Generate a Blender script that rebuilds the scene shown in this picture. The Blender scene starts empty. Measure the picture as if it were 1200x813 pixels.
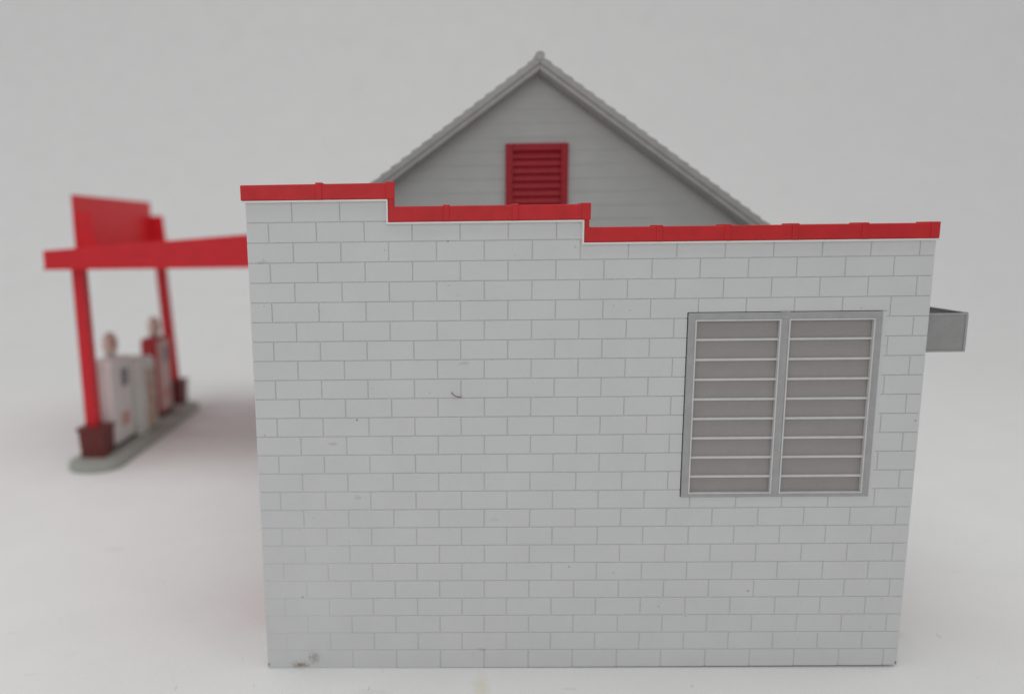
import bpy, bmesh, math, random
from mathutils import Vector, Matrix, noise
random.seed(7)
sc = bpy.context.scene
COL = sc.collection
sc.unit_settings.scale_length = 0.01          # a toy model: one unit is about a centimetre

# ------------------------------------------------------------------ materials
def mat(name, col, rough=.45, var=.04, nscale=3.0, bump=.0, bscale=60.0, spec=.4, extra=None, fine=.0, sss=0.0, rvar=.08):
    m = bpy.data.materials.new(name); m.use_nodes = True
    nt = m.node_tree; N = nt.nodes; L = nt.links
    b = N['Principled BSDF']
    b.inputs['Roughness'].default_value = rough
    b.inputs['Specular IOR Level'].default_value = spec
    if sss:
        b.inputs['Subsurface Weight'].default_value = sss
        b.inputs['Subsurface Radius'].default_value = (.12, .10, .09)
        b.inputs['Subsurface Scale'].default_value = .5
    tc = N.new('ShaderNodeTexCoord')
    n1 = N.new('ShaderNodeTexNoise'); n1.inputs['Scale'].default_value = nscale; n1.inputs['Detail'].default_value = 6
    L.new(tc.outputs['Object'], n1.inputs['Vector'])
    mr = N.new('ShaderNodeMapRange'); mr.inputs[1].default_value = .3; mr.inputs[2].default_value = .7
    mr.inputs[3].default_value = 1 - var; mr.inputs[4].default_value = 1 + var
    L.new(n1.outputs['Fac'], mr.inputs[0])
    mx = N.new('ShaderNodeVectorMath'); mx.operation = 'SCALE'; mx.inputs[0].default_value = col[:3]
    L.new(mr.outputs[0], mx.inputs['Scale'])
    out = mx.outputs[0]
    if fine:
        n3 = N.new('ShaderNodeTexNoise'); n3.inputs['Scale'].default_value = 45; n3.inputs['Detail'].default_value = 3
        L.new(tc.outputs['Object'], n3.inputs['Vector'])
        m3 = N.new('ShaderNodeMapRange'); m3.inputs[1].default_value = .3; m3.inputs[2].default_value = .7
        m3.inputs[3].default_value = 1 - fine; m3.inputs[4].default_value = 1 + fine
        L.new(n3.outputs['Fac'], m3.inputs[0])
        x3 = N.new('ShaderNodeVectorMath'); x3.operation = 'SCALE'
        L.new(out, x3.inputs[0]); L.new(m3.outputs[0], x3.inputs['Scale']); out = x3.outputs[0]
    if extra: out = extra(nt, tc, out)
    L.new(out, b.inputs['Base Color'])
    r = N.new('ShaderNodeMapRange'); r.inputs[1].default_value = .3; r.inputs[2].default_value = .7
    r.inputs[3].default_value = rough - rvar; r.inputs[4].default_value = rough + rvar
    n4 = N.new('ShaderNodeTexNoise'); n4.inputs['Scale'].default_value = nscale * 2.3; n4.inputs['Detail'].default_value = 5
    L.new(tc.outputs['Object'], n4.inputs['Vector'])
    L.new(n4.outputs['Fac'], r.inputs[0]); L.new(r.outputs[0], b.inputs['Roughness'])
    if bump:
        n2 = N.new('ShaderNodeTexNoise'); n2.inputs['Scale'].default_value = bscale; n2.inputs['Detail'].default_value = 4
        L.new(tc.outputs['Object'], n2.inputs['Vector'])
        bp = N.new('ShaderNodeBump'); bp.inputs['Strength'].default_value = bump; bp.inputs['Distance'].default_value = .02
        L.new(n2.outputs['Fac'], bp.inputs['Height']); L.new(bp.outputs[0], b.inputs['Normal'])
    return m

def mixc(nt, fac, a, colr):
    mx = nt.nodes.new('ShaderNodeMix'); mx.data_type = 'RGBA'
    nt.links.new(fac, mx.inputs[0]); nt.links.new(a, mx.inputs[6]); mx.inputs[7].default_value = (*colr, 1)
    return mx.outputs[2]

def speck_mask(nt, tc, scale, rad, keep, seed=0.0, stretch=(1, 1, 1), rot=0.0, plane='xy'):
    """sparse irregular dots on a plane: a Voronoi cell keeps its dot only when its random colour passes"""
    N = nt.nodes; L = nt.links
    sp = N.new('ShaderNodeSeparateXYZ'); L.new(tc.outputs['Object'], sp.inputs[0])
    cb = N.new('ShaderNodeCombineXYZ'); L.new(sp.outputs[0], cb.inputs[0]); L.new(sp.outputs[1 if plane == 'xy' else 2], cb.inputs[1])
    mp = N.new('ShaderNodeMapping'); mp.inputs['Location'].default_value = (seed, seed * .7, 0); mp.inputs['Scale'].default_value = stretch
    mp.inputs['Rotation'].default_value = (0, 0, rot)
    L.new(cb.outputs[0], mp.inputs[0])
    ds = N.new('ShaderNodeTexNoise'); ds.inputs['Scale'].default_value = scale * 6; L.new(cb.outputs[0], ds.inputs['Vector'])
    ad = N.new('ShaderNodeVectorMath'); ad.operation = 'MULTIPLY_ADD'; ad.inputs[1].default_value = (.10 / scale,) * 3
    L.new(ds.outputs['Color'], ad.inputs[0]); L.new(mp.outputs[0], ad.inputs[2])
    v = N.new('ShaderNodeTexVoronoi'); v.voronoi_dimensions = '2D'; v.inputs['Scale'].default_value = scale; L.new(ad.outputs[0], v.inputs['Vector'])
    sx = N.new('ShaderNodeSeparateColor'); L.new(v.outputs['Color'], sx.inputs[0])
    a = N.new('ShaderNodeMapRange'); a.inputs[1].default_value = rad; a.inputs[2].default_value = rad * .5; a.inputs[3].default_value = 0; a.inputs[4].default_value = 1
    L.new(v.outputs['Distance'], a.inputs[0])
    k = N.new('ShaderNodeMath'); k.operation = 'GREATER_THAN'; k.inputs[1].default_value = 1 - keep; L.new(sx.outputs[0], k.inputs[0])
    g = N.new('ShaderNodeMath'); g.operation = 'MULTIPLY'; L.new(sx.outputs[1], g.inputs[0]); L.new(k.outputs[0], g.inputs[1])
    mu = N.new('ShaderNodeMath'); mu.operation = 'MULTIPLY'; L.new(a.outputs[0], mu.inputs[0]); L.new(g.outputs[0], mu.inputs[1])
    return mu.outputs[0]

def spot_mask(nt, tc, p, rad, nscale=8.0, amp=.6, squash=(1, 1, 1)):
    """one irregular spot round the point p"""
    N = nt.nodes; L = nt.links
    sb = N.new('ShaderNodeVectorMath'); sb.operation = 'SUBTRACT'; sb.inputs[1].default_value = p; L.new(tc.outputs['Object'], sb.inputs[0])
    ms = N.new('ShaderNodeVectorMath'); ms.operation = 'MULTIPLY'; ms.inputs[1].default_value = squash; L.new(sb.outputs[0], ms.inputs[0])
    ln = N.new('ShaderNodeVectorMath'); ln.operation = 'LENGTH'; L.new(ms.outputs[0], ln.inputs[0])
    n = N.new('ShaderNodeTexNoise'); n.inputs['Scale'].default_value = nscale; n.inputs['Detail'].default_value = 5; L.new(tc.outputs['Object'], n.inputs['Vector'])
    ma = N.new('ShaderNodeMath'); ma.operation = 'MULTIPLY_ADD'; ma.inputs[1].default_value = amp * 2 * rad; L.new(n.outputs['Fac'], ma.inputs[0]); L.new(ln.outputs['Value'], ma.inputs[2])
    mr = N.new('ShaderNodeMapRange'); mr.inputs[1].default_value = rad * (1 + amp); mr.inputs[2].default_value = rad * (1 + amp) * .55; mr.inputs[3].default_value = 0; mr.inputs[4].default_value = 1
    L.new(ma.outputs[0], mr.inputs[0])
    return mr.outputs[0]

def scale_mask(nt, f, k):
    m = nt.nodes.new('ShaderNodeMath'); m.operation = 'MULTIPLY'; m.inputs[1].default_value = k; nt.links.new(f, m.inputs[0]); return m.outputs[0]

def wall_dirt_and_shade(nt, tc, c):
    c = mixc(nt, scale_mask(nt, speck_mask(nt, tc, 1.5, .045, .07, 3.0, plane='xz'), .8), c, (.16, .14, .12))
    c = mixc(nt, scale_mask(nt, speck_mask(nt, tc, 2.6, .07, .035, 9.0, (1, 1.7, 1), .5, 'xz'), .5), c, (.27, .25, .22))
    c = mixc(nt, scale_mask(nt, speck_mask(nt, tc, 1.1, .05, .05, 14.0, (.35, 1, 1), -.6, 'xz'), .35), c, (.30, .29, .27))
    c = mixc(nt, scale_mask(nt, spot_mask(nt, tc, (-6.50, -.01, .05), .22, 14, .9, (1, .3, 1.8)), .75), c, (.20, .13, .075))
    c = mixc(nt, scale_mask(nt, spot_mask(nt, tc, (-6.18, -.01, .22), .17, 16, .95, (1, .3, 1)), .5), c, (.22, .16, .11))
    c = mixc(nt, scale_mask(nt, spot_mask(nt, tc, (-5.07, -.01, 4.05), .10, 20, .9, (1, .3, 1.6)), .35), c, (.30, .28, .25))
    c = mixc(nt, spot_mask(nt, tc, (7.03, -.01, .08), .07, 20, .6), c, (.03, .025, .02))  # gap shadow painted into the colour at the right bottom corner
    c = mixc(nt, scale_mask(nt, spot_mask(nt, tc, (-7.24, -.01, .06), .06, 20, .6), .8), c, (.06, .05, .045))  # same painted gap shadow, left bottom corner
    return c

def paper_dirt(nt, tc, c):
    c = mixc(nt, scale_mask(nt, speck_mask(nt, tc, 1.2, .032, .13, 5.0), .6), c, (.24, .22, .19))
    c = mixc(nt, scale_mask(nt, speck_mask(nt, tc, 1.5, .05, .12, 2.0, (1, .32, 1), .7), .4), c, (.40, .38, .35))
    c = mixc(nt, scale_mask(nt, speck_mask(nt, tc, 1.3, .07, .12, 11.0, (.25, 1, 1), .25), .28), c, (.45, .43, .40))
    c = mixc(nt, scale_mask(nt, speck_mask(nt, tc, .45, .10, .25, 21.0, (.5, 1, 1), -.5), .14), c, (.50, .48, .45))
    c = mixc(nt, scale_mask(nt, spot_mask(nt, tc, (5.6, -.75, 0), .42, 3, .8, (1.5, .7, 1)), .33), c, (.66, .60, .34))
    c = mixc(nt, scale_mask(nt, spot_mask(nt, tc, (15.9, 1.6, 0), .35, 4, .8, (1.6, .6, 1)), .22), c, (.52, .47, .38))
    return c

WHITE = (.612, .618, .612)
M = {
 'block':  mat('white_block_plastic', WHITE, .5, .025, .9, .10, 40, .35, wall_dirt_and_shade, fine=.02),
 'bar':    mat('light_grey_bar_plastic', (.60, .60, .595), .4, .05, 4, .1, 70, .5),
 'lip':    mat('white_edge_plastic', (.74, .73, .71), .4, .02, 2),
 'red':    mat('red_plastic', (.63, .020, .030), .46, .07, 2.5, .10, 50, .3),
 'redcap': mat('red_cap_plastic', (.54, .018, .022), .46, .08, 2.5, .12, 50, .35),
 'redtrim': mat('red_trim_plastic', (.36, .013, .022), .5, .06, 3, .08, 40, .35),
 'frame':  mat('silver_grey_plastic', (.37, .37, .368), .42, .07, 4, .12, 70, .5, fine=.06),
 'pane':   mat('taupe_louvre_plastic', (.33, .304, .295), .5, .025, 2.5, .12, 80, .35, fine=.05),
 'roof':   mat('grey_roof_plastic', (.38, .378, .365), .6, .07, 3, .1, 50, .3),
 'siding': mat('white_siding_plastic', (.50, .508, .50), .55, .03, 1.5, .06, 40, .3),
 'flat':   mat('pale_grey_flat_roof', (.40, .40, .39), .7, .05, 2),
 'boxgrey': mat('grey_box_plastic', (.31, .31, .305), .5, .06, 3, .12, 70, .4, fine=.05),
 'island': mat('grey_green_island_plastic', (.36, .368, .335), .6, .05, 2, .08, 40, .3),
 'brown':  mat('dark_maroon_plastic', (.15, .030, .028), .5, .10, 4, .1, 40, .35),
 'pumpw':  mat('off_white_pump_plastic', (.76, .72, .70), .45, .04, 3),
 'pumpr':  mat('red_pump_plastic', (.42, .020, .028), .45, .05, 3),
 'dial':   mat('grey_dial_paint', (.22, .22, .235), .5, .05, 5),
 'mark':   mat('faded_red_paint', (.60, .24, .20), .5, .08, 8),
 'pink':   mat('pale_pink_paint', (.60, .38, .35), .5, .06, 6),
 'globe':  mat('cream_globe_plastic', (.74, .62, .56), .35, .05, 5, spec=.5),
 'orange': mat('faded_orange_paint', (.58, .34, .24), .45, .08, 6),
 'tan':    mat('tan_can_paint', (.64, .47, .36), .5, .10, 5),
 'rack':   mat('light_grey_rack_plastic', (.66, .65, .62), .5, .04, 3),
 'dark':   mat('dark_interior_plastic', (.05, .05, .05), .7, .05, 3),
 'fibre':  mat('dark_red_fibre', (.26, .05, .035), .8, .1, 10),
 'paper':  mat('white_paper_sweep', (.80, .797, .79), .62, .016, .5, .35, 7, .3, paper_dirt, fine=.04),
}

# ------------------------------------------------------------------ mesh helpers
class MB:
    def __init__(s): s.v = []; s.f = []; s.sm = []
    def face(s, pts, smooth=False):
        i = len(s.v); s.v += [tuple(p) for p in pts]; s.f.append(tuple(range(i, i + len(pts)))); s.sm.append(smooth)
    def poly(s, verts, faces, smooth=False):
        i = len(s.v); s.v += [tuple(p) for p in verts]
        for f in faces: s.f.append(tuple(i + k for k in f)); s.sm.append(smooth)
    def box(s, x0, x1, y0, y1, z0, z1, bev=0.0, seg=2):
        bm = bmesh.new()
        bmesh.ops.create_cube(bm, size=1)
        for v in bm.verts:
            v.co = Vector(((x0 + x1) / 2 + v.co.x * (x1 - x0), (y0 + y1) / 2 + v.co.y * (y1 - y0), (z0 + z1) / 2 + v.co.z * (z1 - z0)))
        if bev: bmesh.ops.bevel(bm, geom=bm.edges[:], offset=bev, segments=seg, profile=.5, affect='EDGES')
        s.addbm(bm)
    def addbm(s, bm, smooth=False):
        bm.verts.index_update()
        s.poly([v.co for v in bm.verts], [[v.index for v in f.verts] for f in bm.faces], smooth); bm.free()
    def prism(s, pts, axis, a, b, bev=0.0):
        """closed outline pts extruded along axis from a to b; pts are the other two coordinates in xyz order"""
        def mk(p, t):
            q = list(p); q.insert(axis, t); return q
        bm = bmesh.new()
        A = [bm.verts.new(mk(p, a)) for p in pts]; B = [bm.verts.new(mk(p, b)) for p in pts]
        n = len(pts)
        bm.faces.new(A); bm.faces.new(B[::-1])
        for i in range(n): bm.faces.new((A[i], B[i], B[(i + 1) % n], A[(i + 1) % n]))
        bmesh.ops.recalc_face_normals(bm, faces=bm.faces[:])
        if bev: bmesh.ops.bevel(bm, geom=bm.edges[:], offset=bev, segments=2, profile=.5, affect='EDGES')
        s.addbm(bm)
    def lathe(s, prof, c, n=28, sx=1.0, sy=1.0):
        for i in range(n):
            a, b = 2 * math.pi * i / n, 2 * math.pi * (i + 1) / n
            for (r0, z0), (r1, z1) in zip(prof, prof[1:]):
                P = [(c[0] + r * math.cos(t) * sx, c[1] + r * math.sin(t) * sy, c[2] + z) for r, z, t in ((r0, z0, a), (r0, z0, b), (r1, z1, b), (r1, z1, a))]
                if r0 < 1e-6: P = [P[0], P[2], P[3]]
                elif r1 < 1e-6: P = P[:3]
                s.face(P, True)
    def build(s, name, m, parent=None, loc=None, weld=True):
        o0 = Vector((0, 0, 0))
        if parent is not None:
            q = parent
            while q is not None: o0 += q.location; q = q.parent
        elif loc is not None: o0 = Vector(loc)
        me = bpy.data.meshes.new(name)
        me.from_pydata([tuple(Vector(v) - o0) for v in s.v], [], s.f)
        me.polygons.foreach_set('use_smooth', s.sm)
        if weld:
            bm = bmesh.new(); bm.from_mesh(me)
            bmesh.ops.remove_doubles(bm, verts=bm.verts[:], dist=1e-5)
            bmesh.ops.recalc_face_normals(bm, faces=bm.faces[:])
            bm.to_mesh(me); bm.free()
        me.materials.append(m)
        o = bpy.data.objects.new(name, me); COL.objects.link(o)
        if parent is not None: o.parent = parent
        elif loc is not None: o.location = loc
        return o

def tag(o, label=None, cat=None, group=None, kind=None):
    for k, v in (('label', label), ('category', cat), ('group', group), ('kind', kind)):
        if v: o[k] = v
    return o
def thing(name, loc, label, cat, group=None):
    o = bpy.data.objects.new(name, None); COL.objects.link(o); o.location = loc; o.empty_display_size = .5
    return tag(o, label, cat, group)
def copy_thing(src, delta):
    r = src.copy(); COL.objects.link(r); r.location = src.location + Vector(delta)
    def rec(a, b):
        for ch in a.children:
            c = ch.copy(); COL.objects.link(c); c.parent = b; rec(ch, c)
    rec(src, r); return r

# ------------------------------------------------------------------ setting: one seamless paper sweep
b = MB()
YF, YB, R0, ZT, X0, X1 = -60., 78., 42., 120., -95., 105.
prof = [(YF + (YB - R0 - YF) * i / 30, 0.) for i in range(31)]
prof += [(YB - R0 + R0 * math.sin(a), R0 - R0 * math.cos(a)) for a in [math.pi / 2 * i / 24 for i in range(1, 25)]]
prof += [(YB, R0 + (ZT - R0) * i / 4) for i in range(1, 5)]
nx = 24
V = [(X0 + (X1 - X0) * j / nx, y, z - .028) for (y, z) in prof for j in range(nx + 1)]
F = [(i * (nx + 1) + j, i * (nx + 1) + j + 1, (i + 1) * (nx + 1) + j + 1, (i + 1) * (nx + 1) + j) for i in range(len(prof) - 1) for j in range(nx)]
b.poly(V, F, True)
tag(b.build('paper_backdrop', M['paper'], None, (0, 0, 0)), kind='structure', label='white paper sweep curving up behind the toy station')

# ------------------------------------------------------------------ the station
XL, XR, RH = .74, 15.035, .4183
T1, T2, T3 = 10.49, 10.02, 9.555            # undersides of the three cap steps
S1, S2 = 3.72, 7.77                          # where the steps fall
WX0, WX1, WZ0, WZ1 = 10.005, 14.055, 4.02, 8.06   # window outline
YG, YR = 6.0, 5.3                            # gable wall, front of its rake boards
YE = 24.0                                    # far gable of the main house
XP, ZP, SL = 7.51, 14.46, .717               # ridge and roof pitch
st = thing('gas_station', (8, 0, 0), 'white block toy filling station with stepped red parapet and grey gable roof behind', 'toy building')

def topz(x): return T1 if x < S1 else (T2 if x < S2 else T3)
def botz(x): return -.024 + .052 * max(0, (x - 3) / (XR - 3))   # the wall does not sit quite flat: a gap opens to the right

# --- block wall: every block a raised bevelled panel over a recessed sheet (mortar grooves are real)
BK = .024                                     # face of the recessed sheet
def gdepth(x, z):                             # the mould is worn: grooves get shallow low on the left
    t = min(1, max(0, (x - XL) / 3.2)); u = min(1, max(0, (z - 1.0) / 5.0))
    return .005 + .017 * max(t * t * (3 - 2 * t) * .75 + .25 * u, u)
def panel(b, x0, x1, z0, z1, gl, gr, gb, gt, y=0., d=.034, bev=.011, flip=None):
    """raised panel; g* tell which edges are real block edges (grooved)"""
    g = .0065
    d = gdepth((x0 + x1) / 2, (z0 + z1) / 2) if flip is None else .022
    y = BK - d; bev = min(bev, d * .7)
    a0, a1, c0, c1 = x0 + g * gl, x1 - g * gr, z0 + g * gb, z1 - g * gt
    if a1 - a0 < .03 or c1 - c0 < .03: return
    i0, i1, k0, k1 = a0 + bev * gl, a1 - bev * gr, c0 + bev * gb, c1 - min(bev * 1.6, .017) * gt
    bl = botz if gb == 2 else None
    out = [(a0, c0), (a1, c0), (a1, c1), (a0, c1)]; inn = [(i0, k0), (i1, k0), (i1, k1), (i0, k1)]
    P = lambda q, yy: (flip(q[0], yy, q[1]) if flip else (q[0], yy, q[1]))
    Vv = [P(q, y) for q in inn] + [P(q, y + bev) for q in out] + [P(q, y + d) for q in out]
    Ff = [(0, 1, 2, 3)] + [(4 + i, 4 + (i + 1) % 4, (i + 1) % 4, i) for i in range(4)] + [(8 + i, 8 + (i + 1) % 4, 4 + (i + 1) % 4, 4 + i) for i in range(4)]
    b.poly(Vv, Ff)

def cut(rect, hole):
    """rect minus hole -> list of rects with edge flags; flags are 1 on real edges, 0 on split seams"""
    x0, x1, z0, z1, gl, gr, gb, gt = rect; hx0, hx1, hz0, hz1 = hole
    if x1 <= hx0 or x0 >= hx1 or z1 <= hz0 or z0 >= hz1: return [rect]
    res = []
    if z0 < hz0: res.append((x0, x1, z0, hz0, gl, gr, gb, 0))
    if z1 > hz1: res.append((x0, x1, hz1, z1, gl, gr, 0, gt))
    a, c = max(z0, hz0), min(z1, hz1)
    fb = gb if a == z0 else 0; ft = gt if c == z1 else 0
    if x0 < hx0: res.append((x0, hx0, a, c, gl, 0, fb, ft))
    if x1 > hx1: res.append((hx1, x1, a, c, 0, gr, fb, ft))
    return res

b = MB()
hole = (WX0 - .022, WX1 + .09, WZ0 - .0, WZ1 + .0154)
for r in range(1, 26):
    z0, z1 = (r - 1) * RH, r * RH
    js = [(1.7125 if r % 2 else 1.2100) + j for j in range(15)]
    js = [XL] + [x for x in js if XL + .1 < x < XR - .1] + [XR]
    for i in range(len(js) - 1):
        x0, x1 = js[i], js[i + 1]
        # split where the parapet steps so that blocks end under the cap
        segs = [x0] + [s for s in (S1, S2) if x0 + .02 < s < x1 - .02] + [x1]
        for k in range(len(segs) - 1):
            u0, u1 = segs[k], segs[k + 1]
            t = topz((u0 + u1) / 2) - .0
            if z0 >= t - .05: continue
            zz1 = min(z1, t)
            if t - z1 < .12: zz1 = t
            lo = z0 if r > 1 else botz(u0)
            rect = (u0, u1, lo, zz1, int(i > 0 or k > 0) if k == 0 else 0, 1 if u1 == x1 and u1 != XR else 0, 1 if r > 1 else 0, 1 if zz1 == z1 else 0)
            rect = (rect[0], rect[1], rect[2], rect[3], 1 if (k == 0) else 0, 1 if (k == len(segs) - 2) else 0, rect[6], rect[7])
            for q in cut(rect, hole): panel(b, *q)
# backing sheet with the window opening, slightly narrower so that the grooves notch the outline
bx = lambda x0, x1, z0, z1: b.box(x0, x1, BK, .36, z0, z1)
GP = .022                                     # shadow gap over and left of the window
e = .02
bx(XL + e, S1, -.022, T1); bx(S1 + .0005, S2, -.004, T2); bx(S2 + .0005, WX0 - GP, .012, T3)
bx(WX0 - GP + .0005, WX1, .024, WZ0); bx(WX0 - GP + .0005, WX1, WZ1 + GP * .7, T3); bx(WX1 + .0005, XR - e, .03, T3)
# smooth strip beside the window
b.box(WX1 + .0008, WX1 + .0895, .0025, BK, WZ0 + .001, WZ1 - .001)
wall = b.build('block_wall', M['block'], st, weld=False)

# --- side walls (blocks too): left = street front, right = rear
def side_wall(name, x, sgn, y0, y1, top, openings, rows):
    b = MB()
    fl = (lambda a, yy, z: (x + yy, a, z)) if sgn < 0 else (lambda a, yy, z: (x - yy, a, z))
    for r in range(1, rows + 1):
        z0, z1 = (r - 1) * RH, min(r * RH, top)
        if z0 > top - .05: continue
        a = y0; first = True
        while a < y1 - .05:
            w = (.5 if (r % 2 == 0) else 1.0) if first else 1.0
            c = min(a + w, y1); first = False
            rects = [(a, c, z0 if r > 1 else (-.024 if sgn < 0 else .03), z1, 1, 1, 1, 1)]
            for h in openings: rects = [q for rr in rects for q in cut(rr, h)]
            for q in rects: panel(b, *q, flip=fl)
            a = c
    xa, xb = (x + BK, x + .36) if sgn < 0 else (x - .36, x - BK)
    b.box(xa, xb, y0 + .001, y1, -.022 if sgn < 0 else .03, top)
    return b.build(name, M['block'], st, weld=False)
side_wall('side_wall', XL, -1, .36, YG - .02, T1, [(1.9, 4.7, 0, 7.4)], 25)
side_wall('side_wall', XR, 1, .36, YG - .02, T3, [(2.2, 4.2, 0, 6.6)], 23)
# red doors on the two hidden sides: they tint the paper beside the wall
d = MB(); d.box(XL - .03, XL + .02, 1.94, 4.66, .03, 7.36, .01)
for k in range(5):
    for j in range(4):
        d.box(XL - .055, XL - .031, 2.06 + j * .62, 2.6 + j * .62, .35 + k * 1.4, 1.45 + k * 1.4, .008)
gd = d.build('garage_door', M['redtrim'], st)
h = MB(); h.box(XL - .11, XL - .0555, 3.1, 3.5, 1.52, 1.62, .02); h.build('handle', M['frame'], gd)
d = MB(); d.box(XR - .02, XR + .03, 2.24, 4.16, .03, 6.56, .01); d.box(XR + .031, XR + .02, 2.5, 3.9, .4, 2.9, .01); d.box(XR + .031, XR + .02, 2.5, 3.9, 3.4, 6.2, .01)
rd = d.build('rear_door', M['redtrim'], st)
h = MB(); h.lathe([(0, 0), (.08, .01), (.1, .06), (.06, .12), (0, .13)], (XR + .10, 4.02, 3.05), 16); h.build('handle', M['frame'], rd)

# flat roof of the wing, lower than the parapet
b = MB(); b.box(XL + .37, XR - .37, .365, YG - .03, 8.9, 9.05); b.build('flat_roof', M['flat'], st)

# --- parapet cap: a stepped red ribbon with straps, a white moulded lip under it
CF, CB = -.07, .48
b = MB()
H = .318
x_l, x_r = .672, 15.035
E1, E2 = 3.835, 7.875                          # right ends of the two upper runs
out = [(x_l, T1), (S1, T1), (S1, T2), (S2, T2), (S2, T3), (x_r, T3), (x_r, T3 + H - .005), (E2, T3 + H - .005), (E2, T2 + H), (E1, T2 + H), (E1, T1 + H + .01), (x_l, T1 + H)]
b.prism(out, 1, CF, CB, .022)
cap = b.build('parapet_cap', M['redcap'], st)
import itertools
def pxx(px, py):   # only used for the measured strap positions
    pass
straps = [(2.30, 1), (3.765, 1), (4.925, 2), (6.345, 2), (7.80, 2), (9.32, 3), (10.72, 3), (12.10, 3), (13.52, 3), (14.935, 3)]
for x, lv in straps:
    t = (T1, T2, T3)[lv - 1] ; tp = t + H + (.01 if lv == 1 else (0 if lv == 2 else -.005))
    w = .068 if x not in (3.765, 7.80, 14.935) else .085
    s_ = MB()
    s_.box(x - w, x + w + (.012 if w > .07 else 0), CF - .022, CF + .02, t + (.004 if w < .07 else .0), tp + .026, .019, 3)
    s_.box(x - w, x + w + (.012 if w > .07 else 0), CF + .0205, CB - .02, tp - .02, tp + .026, .008)
    s_.build('strap', M['redcap'], cap)
# caps along the two hidden side walls
b = MB(); b.box(x_l, XL + .44, CB + .002, YG - .05, T1, T1 + H, .014); b.build('parapet_cap', M['redcap'], st)
b = MB(); b.box(XR - .44, x_r, CB + .002, YG - .05, T3, T3 + H, .014); b.build('parapet_cap', M['redcap'], st)
# the lip
b = MB()
lp = .042
lo = [(XL - .035, T1 - lp), (S1 - lp, T1 - lp), (S1 - lp, T2 - lp), (S2 - lp, T2 - lp), (S2 - lp, T3 - lp), (XR + .02, T3 - lp),
      (XR + .02, T3 - .002), (S2 - .002, T3 - .002), (S2 - .002, T2 - .002), (S1 - .002, T2 - .002), (S1 - .002, T1 - .002), (XL - .035, T1 - .002)]
b.prism(lo, 1, -.088, .03, .012)
b.build('lip', M['lip'], st)

# --- jalousie window
win = bpy.data.objects.new('window', None); COL.objects.link(win); win.parent = st
win.location = (WX0 - 8, 0, WZ0)
FT = .150
b = MB()
yf, yb_ = -.030, .20
def ring(o, i, c, y0, y1):
    """rectangular frame: o, i = (x0, x1, z0, z1) outer and inner outline, c = chamfer"""
    L = lambda r, k, y: [(r[0] + k, y, r[2] + k), (r[1] - k, y, r[2] + k), (r[1] - k, y, r[3] - k), (r[0] + k, y, r[3] - k)]
    loops = [L(o, 0, y1), L(o, 0, y0 + c), L(o, c, y0), L(i, -c, y0), L(i, 0, y0 + c), L(i, 0, y1)]
    b.poly(sum(loops, []), [(4 * k + j, 4 * k + (j + 1) % 4, 4 * ((k + 1) % 6) + (j + 1) % 4, 4 * ((k + 1) % 6) + j) for k in range(6) for j in range(4)])
ring((WX0, WX1, WZ0, WZ1), (WX0 + FT, WX1 - FT, WZ0 + FT * .55, WZ1 - FT), .012, yf, yb_)
# inner step
b.box(WX0 + FT - .012, WX0 + FT + .022, .012, .19, WZ0 + .06, WZ1 - .13, .006)
b.box(WX1 - FT - .022, WX1 - FT + .012, .012, .19, WZ0 + .06, WZ1 - .13, .006)
b.build('frame', M['frame'], win)
mxm = 12.03
b = MB()
for (a, c) in ((WX0 + FT - .006, mxm - .080), (mxm + .080, WX1 - FT + .006)):
    ring((a, c, WZ0 + FT * .55 - .006, WZ1 - FT + .006), (a + .034, c - .034, WZ0 + FT * .55 + .02, WZ1 - FT - .026), .006, yf - .008, .05)
b.build('highlight_rim', M['bar'], win)  # pale rim paints the highlight along the inner bevel of each opening
b = MB(); b.box(mxm - .079, mxm + .079, yf + .002, .18, WZ0 + FT * .55 - .01, WZ1 - FT + .01, .014)
b.box(mxm - .10, mxm + .10, yf - .006, yf + .03, WZ1 - .04, WZ1 + .012, .006); b.build('mullion', M['frame'], win)
pz0, pz1 = WZ0 + FT * .55, WZ1 - FT
pitch = (pz1 - pz0 + .06) / 9
for (a, c) in ((WX0 + FT + .004, mxm - .097), (mxm + .097, WX1 - FT - .004)):
    p = MB(); g = MB()
    for k in range(9):
        zt = pz1 - k * pitch; zb = max(zt - pitch, pz0 - .0)
        last = k == 8
        # each louvre leans out towards its bottom
        p.prism([(.075, zt + .01), (.110, zt + .01), (.090, zb + .012), (.055, zb + .012)], 0, a, c)
        if not last:
            g.prism([(.012, zb - .020), (.006, zb - .014), (.006, zb + .016), (.016, zb + .026), (.125, zb + .032), (.125, zb - .020)], 0, a, c)
    p.build('louvre_panes', M['pane'], win)
    g.build('glazing_bars', M['bar'], win)
b = MB(); b.box(WX0 + .1, WX1 - .1, .24, .26, WZ0 + .03, WZ1 - .05); b.build('backing_panel', M['dark'], win)

# --- gable house behind the wing
def roofz(x): return ZP - SL * abs(x - XP)
XE0, XE1 = .35, 14.72
b = MB()
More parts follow.
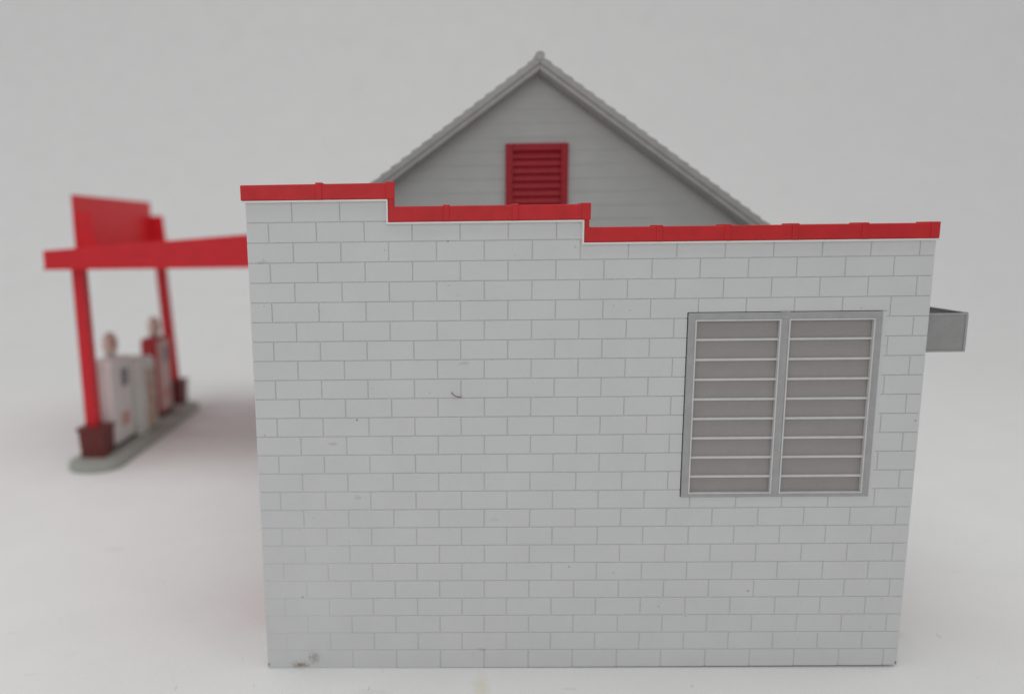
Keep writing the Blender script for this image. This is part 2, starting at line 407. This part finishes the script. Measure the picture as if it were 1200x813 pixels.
# gable siding: lapped boards, each a thin wedge
bh = .375; z = 0.
i = 0
while z < ZP - .45:
    z1 = z + bh
    def span(zz):
        hw = (ZP - .42 - zz) / SL
        return max(XL, XP - hw), min(XR - .2, XP + hw)
    a0, c0 = span(z); a1, c1 = span(min(z1, ZP - .43))
    if c1 - a1 > .02:
        P = [(a0, YG - .014, z), (c0, YG - .014, z), (c1, YG - .002, z1), (a1, YG - .002, z1)]
        b.face(P); b.face([(a0, YG - .014, z), (a0, YG, z), (c0, YG, z), (c0, YG - .014, z)])
    z = z1; i += 1
b.prism([(XL, -.024), (XR - .2, -.024), (XR - .2, roofz(XR - .2) - .42), (XP, ZP - .42), (XL, roofz(XL) - .42)], 1, YG, YG + .3)
gw = b.build('gable_wall', M['siding'], st, weld=False)
b = MB(); b.prism([(XL, -.024), (XR - .2, -.024), (XR - .2, roofz(XR - .2) - .42), (XP, ZP - .42), (XL, roofz(XL) - .42)], 1, YE - .3, YE); b.build('gable_wall', M['siding'], st)
for nm, xa, xb in (('house_wall', XL, XL + .3), ('house_wall', XR - .5, XR - .2)):
    b = MB()
    zt = roofz(XL) - .34 if xa < 5 else roofz(XR - .2) - .34
    n = int(zt / bh)
    b.box(xa, xb, YG + .302, YE - .302, -.024, zt)
    b.build(nm, M['siding'], st)
# roof: two slabs with stepped shingle courses
def slope(sgn):
    b = MB()
    xe = XE0 if sgn < 0 else XE1
    L_ = abs(xe - XP); n = 25
    y0, y1 = YR + .05, YE + .7
    th = .30
    for k in range(n):
        d0, d1 = L_ * k / n, L_ * (k + 1) / n
        xA, xB = XP + sgn * d0, XP + sgn * d1
        zA, zB = ZP - .05 - SL * d0, ZP - .05 - SL * d1
        # a course rises towards its lower edge, leaving a step
        up = .055
        pts = [(xA, zA), (xB + sgn * .03, zB + up - SL * .03), (xB + sgn * .03, zB - .02 - SL * .03), (xB, zB - .02), (xB, zB - th), (xA, zA - th)]
        b.prism(pts, 1, y0, y1)
    return b.build('roof_slope', M['roof'], st, weld=False)
slope(-1); slope(1)
b = MB()
b.prism([(XP + .13 * math.sin(t), ZP - .06 + .11 * math.cos(t)) for t in [math.pi * 2 * i / 14 for i in range(14)]], 1, YR - .02, YE + .72)
b.build('ridge_cap', M['roof'], st)
for sgn in (-1, 1):
    b = MB(); xe = XE0 if sgn < 0 else XE1
    L_ = abs(xe - XP); zs = ZP - .045
    q = lambda d, o: (XP + sgn * d, zs - SL * d - o)
    b.prism([q(.0, .0), q(L_, .0), q(L_, .20), q(0, .20)], 1, YR, YR + .12, .01)
    b.prism([q(.0, .203), q(L_, .203), q(L_, .36), q(0, .36)], 1, YR + .035, YR + .16, .01)
    b.build('rake_board', M['roof'], st)
    b = MB()
    b.prism([q(.0, .31), q(L_, .31), q(L_, .40), q(0, .40)], 1, YR + .165, YG - .035)
    b.build('soffit', M['roof'], st)
# red louvred vent in the gable
VX0, VX1, VZ0, VZ1 = 6.66, 8.40, 9.75, 12.20
vent = bpy.data.objects.new('gable_vent', None); COL.objects.link(vent); vent.parent = st; vent.location = (VX0 - 8, YG, VZ0)
b = MB(); fw = .20; ya, yc = YG - .15, YG - .005
b.box(VX0, VX0 + fw, ya, yc, VZ0, VZ1, .015); b.box(VX1 - fw, VX1, ya, yc, VZ0, VZ1, .015)
b.box(VX0 + fw + .001, VX1 - fw - .001, ya + .003, yc, VZ1 - fw, VZ1 - .001, .015); b.box(VX0 + fw + .001, VX1 - fw - .001, ya + .003, yc, VZ0, VZ0 + fw, .015)
b.build('frame', M['redtrim'], vent)
b = MB(); z = VZ1 - fw; sp = .205
while z - sp > VZ0 + fw - .05:
    b.prism([(ya + .115, z), (ya + .135, z), (ya + .06, z - sp - .01), (ya + .04, z - sp + .01)], 0, VX0 + fw + .004, VX1 - fw - .004)
    z -= sp
b.box(VX0 + fw, VX1 - fw, yc - .004, yc + .003, VZ0 + fw, VZ1 - fw)
b.build('slats', M['redtrim'], vent, weld=False)

# --- grey open-topped box on the rear wall
BX0, BX1, BY0, BY1, BZ0, BZ1 = XR + .005, 16.17, .50, 4.4, 7.10, 7.94
b = MB(); w = .055
b.box(BX0, BX1, BY0, BY0 + w, BZ0, BZ1, .012); b.box(BX0, BX1, BY1 - w, BY1, BZ0, BZ1, .012)
b.box(BX1 - w, BX1 + .002, BY0 + w + .001, BY1 - w - .001, BZ0 + .002, BZ1 - .002, .012)
b.box(BX0, BX1 - w - .002, BY0 + w + .001, BY1 - w - .001, BZ0 + .004, BZ0 + .06)
bxo = b.build('wall_box', M['boxgrey'], st)
b = MB()
b.box(BX1 - .085, BX1 + .003, BY0 + .002, BY1 - .002, BZ1 - .0015, BZ1 + .02, .006)
b.box(BX0 + .002, BX1 - .001, BY0 - .018, BY0 - .0005, BZ1 - .035, BZ1 + .004, .006); b.box(BX0 + .002, BX1 - .001, BY0 - .018, BY0 - .0005, BZ0 - .004, BZ0 + .035, .006)
b.box(BX1 - .045, BX1 + .004, BY0 - .019, BY0 - .0005, BZ0 + .036, BZ1 - .036, .006)
b.build('rim', M['frame'], bxo)

# a curled dark red fibre stuck to the wall
b = MB()
pts = [Vector(p) for p in [(5.004, -.008, 6.405), (5.03, -.014, 6.37), (5.055, -.018, 6.345), (5.086, -.016, 6.32), (5.118, -.012, 6.307), (5.15, -.01, 6.301), (5.19, -.008, 6.300), (5.224, -.008, 6.304)]]
for p0, p1 in zip(pts, pts[1:]):
    dd = (p1 - p0).normalized(); s1 = Vector((0, 1, 0)) * .008; s2 = dd.cross(Vector((0, 1, 0))) * .008
    ring_ = lambda c: [tuple(c + s1 * math.cos(a) + s2 * math.sin(a)) for a in [math.pi / 3 * k for k in range(6)]]
    b.poly(ring_(p0) + ring_(p1), [(k, (k + 1) % 6, 6 + (k + 1) % 6, 6 + k) for k in range(6)], True)
tag(b.build('lint_fibre', M['fibre'], None, (4.9, -.01, 6.2)), 'tiny dark red curl of fibre clinging to the middle of the white block wall', 'lint')

# ------------------------------------------------------------------ canopy with posts and sign
CY0, CY1, CX0, CXR, CZ = 15.5, 27.9, -11.56, XL - .06, 8.44
can = thing('canopy', (-10.4, 21.7, .3), 'red tapering canopy roof on two square posts over the pumps', 'canopy')
ct = lambda x: CZ + .79 + (x - CX0) * .0665
b = MB()
b.prism([(CX0, CZ), (CXR, CZ), (CXR, ct(CXR)), (CX0, ct(CX0))], 1, CY0, CY1, .03)
# rim round the canopy edge
b.prism([(CX0 - .035, CZ - .002), (CXR, CZ - .002), (CXR, CZ + .07), (CX0 - .035, CZ + .07)], 1, CY0 - .03, CY0 - .001, .008)
b.build('canopy_roof', M['red'], can)
IZ = .30
b = MB(); b.box(CX0 + 2.2, CXR - 1.6, CY0 + 2.0, CY1 - 2.0, CZ - .012, CZ - .002); b.build('added_bounce_panel', M['island'], can)  # unseen grey panel added to weaken the canopy's red bounce on the paper
for y, tx in ((16.35, -10.73), (26.75, -11.0)):
    b = MB(); b.prism([(-10.69, 1.50), (-10.17, 1.50), (tx + .48, CZ - .001), (tx, CZ - .001)], 1, y - .26, y + .26, .03)
    b.build('post', M['red'], can)
sg = bpy.data.objects.new('sign_board', None); COL.objects.link(sg); sg.parent = can; sg.location = (-.6, 0, 9)
SX = -11.02
b = MB()
sy0, sy1, sz0, sz1 = 17.55, 26.5, 9.24, 11.58
b.prism([(sy0, sz0), (sy1, sz0), (sy1, sz1), (sy0, sz1)], 0, SX - .14, SX, .02)
b.build('panel', M['red'], sg)
for y in (sy0 + .02, sy1 - .16):
    b = MB(); b.prism([(SX + .001, ct(SX) - .02), (SX + .78, ct(SX + .78) - .02), (SX + .66, 10.84), (SX + .001, 10.84)], 1, y, y + .14, .02)
    b.build('end_flange', M['red'], sg)

# ------------------------------------------------------------------ pump island
def rrect(x0, x1, y0, y1, r, n=10):
    P = []
    for cx, cy, a in ((x1 - r, y0 + r, -90), (x1 - r, y1 - r, 0), (x0 + r, y1 - r, 90), (x0 + r, y0 + r, 180)):
        for i in range(n + 1):
            t = math.radians(a + 90 * i / n); P.append((cx + r * math.cos(t), cy + r * math.sin(t)))
    return P
b = MB(); b.prism(rrect(-11.2, -8.93, 14.55, 27.2, 1.05, 12), 2, -.024, IZ, .04)
tag(b.build('pump_island', M['island'], None, (-10.3, 21.2, 0)), 'low grey kerbed island with rounded ends under the red canopy', 'island')

# tapered pedestals round the posts
pl = thing('post_pedestal', (-10.30, 16.25, IZ), 'dark maroon square pedestal at the foot of the nearer canopy post', 'pedestal', 'maroon pedestals at the canopy posts')
def frust(b, cx, cy, h0, h1, z0, z1):
    P = [(cx - h0, cy - h0, z0), (cx + h0, cy - h0, z0), (cx + h0, cy + h0, z0), (cx - h0, cy + h0, z0), (cx - h1, cy - h1, z1), (cx + h1, cy - h1, z1), (cx + h1, cy + h1, z1), (cx - h1, cy + h1, z1)]
    b.poly(P, [(3, 2, 1, 0), (4, 5, 6, 7), (0, 1, 5, 4), (1, 2, 6, 5), (2, 3, 7, 6), (3, 0, 4, 7)])
b = MB(); frust(b, -10.30, 16.25, .50, .55, IZ + .001, 1.50); b.build('body', M['brown'], pl)
b = MB(); b.box(-10.30 - .62, -10.30 + .62, 16.25 - .62, 16.25 + .62, 1.502, 1.64, .03); b.build('rim', M['brown'], pl)
p2 = copy_thing(pl, (-.1, 10.50, 0)); p2['label'] = 'dark maroon square pedestal at the foot of the farther canopy post'

# pumps: cabinet with a rounded top, plinth, dial, lettering block and a globe on a neck
def pump(loc, length, cab, face, dialm, label, hgt, globe_off, hw=.46, gdz=0.):
    x, y = loc
    t = thing('fuel_pump', (x, y, IZ), label, 'fuel pump', 'toy fuel pumps on the island')
    y0, y1 = y - length / 2, y + length / 2
    b = MB(); b.box(x - hw - .06, x + hw + .06, y0 - .05, y1 + .05, IZ + .001, IZ + .16, .03); b.build('plinth', M['dark'], t)
    z0, z1 = IZ + .161, hgt
    pr = [(y0, z0), (y1, z0), (y1, z1 - .25)] + [(y1 - .25 + .25 * math.cos(a), z1 - .25 + .25 * math.sin(a)) for a in [math.pi / 2 * i / 6 for i in range(1, 7)]]
    pr += [(y0 + .25 - .25 * math.sin(a), z1 - .25 + .25 * math.cos(a)) for a in [math.pi / 2 * i / 6 for i in range(0, 7)]]
    b = MB(); b.prism(pr, 0, x - hw, x + hw, .03); b.build('cabinet', cab, t)
    if face is not None:
        b = MB(); b.box(x + hw + .001, x + hw + .03, y0 + .12, y1 - .12, z0 + .15, z1 - .2, .01); b.build('face_panel', face, t)
    xf = x + hw + (.031 if face is not None else .001)
    b = MB(); b.box(xf, xf + .035, y - length * .02, y + length * .30, hgt - 1.35, hgt - .55, .015); b.build('dial', dialm, t)
    b = MB()
    for k in range(3): b.box(xf, xf + .03, y - length * .12 + k * length * .15, y - length * .12 + k * length * .15 + .16, 1.15, 1.75, .01)
    b.build('lettering_block', M['mark'], t)
    gz = hgt + gdz
    b = MB(); b.lathe([(.26, -.03), (.22, .06), (.20, .22), (.26, .32)], (x, y + globe_off, gz), 20); b.build('globe_neck', M['pumpw'], t)
    b = MB(); b.lathe([(0, -.55)] + [(.42 * math.cos(a), .55 * math.sin(a)) for a in [math.pi * (i / 14 - .5) for i in range(1, 14)]] + [(0, .55)], (x, y + globe_off, gz + .80), 24, .85, 1.0)
    gl = b.build('globe', M['globe'], t)
    b = MB(); b.lathe([(0, -.30)] + [(.27 * math.cos(a), .36 * math.sin(a)) for a in [math.pi * (i / 12 - .5) for i in range(1, 12)]] + [(0, .36)], (x + .16, y + globe_off - .12, gz + .82), 18, .62, 1.0)
    b.build('emblem', M['orange'], gl)
    # hose on the street side
    b = MB()
    pts = [Vector((x - hw - .05 - .25 * math.sin(math.pi * i / 14), y + .3, 2.9 - 2.0 * math.sin(math.pi * i / 14) * .8 - .3 * i / 14)) for i in range(15)]
    for p0, p1 in zip(pts, pts[1:]):
        dd = (p1 - p0).normalized(); s1 = dd.cross(Vector((0, 1, 0))).normalized() * .05; s2 = Vector((0, .05, 0))
        ring = lambda c: [tuple(c + s1 * math.cos(a) + s2 * math.sin(a)) for a in [math.pi / 3 * k for k in range(6)]]
        A, B = ring(p0), ring(p1)
        b.poly(A + B, [(k, (k + 1) % 6, 6 + (k + 1) % 6, 6 + k) for k in range(6)], True)
    b.build('hose', M['dark'], t)
    return t
pump((-10.32, 18.25), 2.2, M['pumpw'], None, M['dial'], 'off-white toy fuel pump with a cream globe, beside the nearer post', 4.30, .10, gdz=-.18)
pump((-10.36, 24.0), 1.9, M['pumpr'], M['pink'], M['dial'], 'red toy fuel pump with pale face panel, next to the farther post', 4.48, .0, .40, gdz=-.26)

# display rack between the pumps
rk = thing('oil_rack', (-10.1, 20.75, IZ), 'pale arched display cabinet with a column of tan cans, standing between the two pumps', 'display rack')
b = MB()
ry0, ry1, rx0, rx1 = 19.75, 21.75, -10.55, -9.6
pr = [(ry0, 3.25), (ry1, 3.25), (ry1, 3.5)] + [((ry0 + ry1) / 2 + 1.0 * math.cos(a), 3.5 + .5 * math.sin(a)) for a in [math.pi * i / 12 for i in range(1, 12)]] + [(ry0, 3.5)]
ym = 20.5
b.prism(pr, 0, rx0, rx1, .02)
b.box(rx0, rx1, ry0, ym, IZ + .001, 3.249, .02); b.box(rx0, rx1, ry1 - .09, ry1, IZ + .001, 3.249, .02)
b.box(rx0, rx0 + .3, ym + .001, ry1 - .091, IZ + .001, 3.249)
b.build('cabinet', M['rack'], rk)
for k in range(4):
    z = IZ + .08 + k * .72
    b = MB(); b.box(rx0 + .301, rx1 - .003, ym + .002, ry1 - .092, z, z + .05, .01); sh = b.build('shelf', M['rack'], rk)
    for j in range(3):
        c = MB(); c.lathe([(0, 0), (.18, 0), (.185, .03), (.18, .06), (.18, .52), (.185, .55), (.18, .58), (0, .58)], (rx1 - .21, ym + .20 + j * .375, z + .051), 18)
        c.build('can', M['tan'] if (j + k) % 3 else M['orange'], sh)

# ------------------------------------------------------------------ light
def area(name, loc, target, size, sizey, power, colr=(1, 1, 1)):
    l = bpy.data.lights.new(name, 'AREA'); l.shape = 'RECTANGLE'; l.size = size; l.size_y = sizey; l.energy = power; l.color = colr
    o = bpy.data.objects.new(name, l); COL.objects.link(o); o.location = loc
    o.rotation_euler = (Vector(target) - Vector(loc)).to_track_quat('-Z', 'Y').to_euler()
    return o
area('overhead_softbox', (6, 2, 62), (6, 6, 0), 70, 56, 16000, (1, .995, .985))
area('side_fill', (-85, 18, 34), (-4, 18, 2), 50, 44, 10500, (1, 1, 1))  # fill added to lighten the paper under the canopy
area('front_softbox', (-10, -56, 30), (-2, 14, 1), 60, 36, 6500, (.985, .995, 1))
area('far_fill', (95, 20, 44), (10, 50, 16), 50, 44, 6000, (1, 1, 1))  # fill added to even out the right side of the backdrop
w = bpy.data.worlds.new('World'); sc.world = w; w.use_nodes = True
bg = w.node_tree.nodes['Background']; bg.inputs[0].default_value = (.985, .995, 1.01, 1); bg.inputs[1].default_value = .345

# ------------------------------------------------------------------ camera
cam = bpy.data.cameras.new('camera'); co = bpy.data.objects.new('camera', cam); COL.objects.link(co)
pitch_, yaw_, roll_ = .1624, -.0185, -.0127
fwd = Vector((math.sin(yaw_) * math.cos(pitch_), math.cos(yaw_) * math.cos(pitch_), -math.sin(pitch_)))
right = Vector((math.cos(yaw_), -math.sin(yaw_), 0)); up = right.cross(fwd)
r2 = right * math.cos(roll_) + up * math.sin(roll_); u2 = -right * math.sin(roll_) + up * math.cos(roll_)
C = Vector((4.7438, -16.1937, 9.83))
m = Matrix((r2, u2, -fwd)).transposed().to_4x4(); m.translation = C
co.matrix_world = m
cam.sensor_fit = 'HORIZONTAL'; cam.sensor_width = 36; cam.lens = 27
cam.shift_x = 102 / 1200; cam.shift_y = 11.86 / 1200
cam.clip_start = .1; cam.clip_end = 1000
cam.dof.use_dof = True
cam.dof.focus_distance = (Vector((8, 0, 8.0)) - C).dot(fwd)
cam.dof.aperture_fstop = .085
sc.camera = co
sc.view_settings.view_transform = 'Standard'; sc.view_settings.look = 'None'
sc.view_settings.exposure = .08; sc.view_settings.gamma = 1
sc.render.engine = 'CYCLES'
sc.cycles.max_bounces = 8; sc.cycles.diffuse_bounces = 5
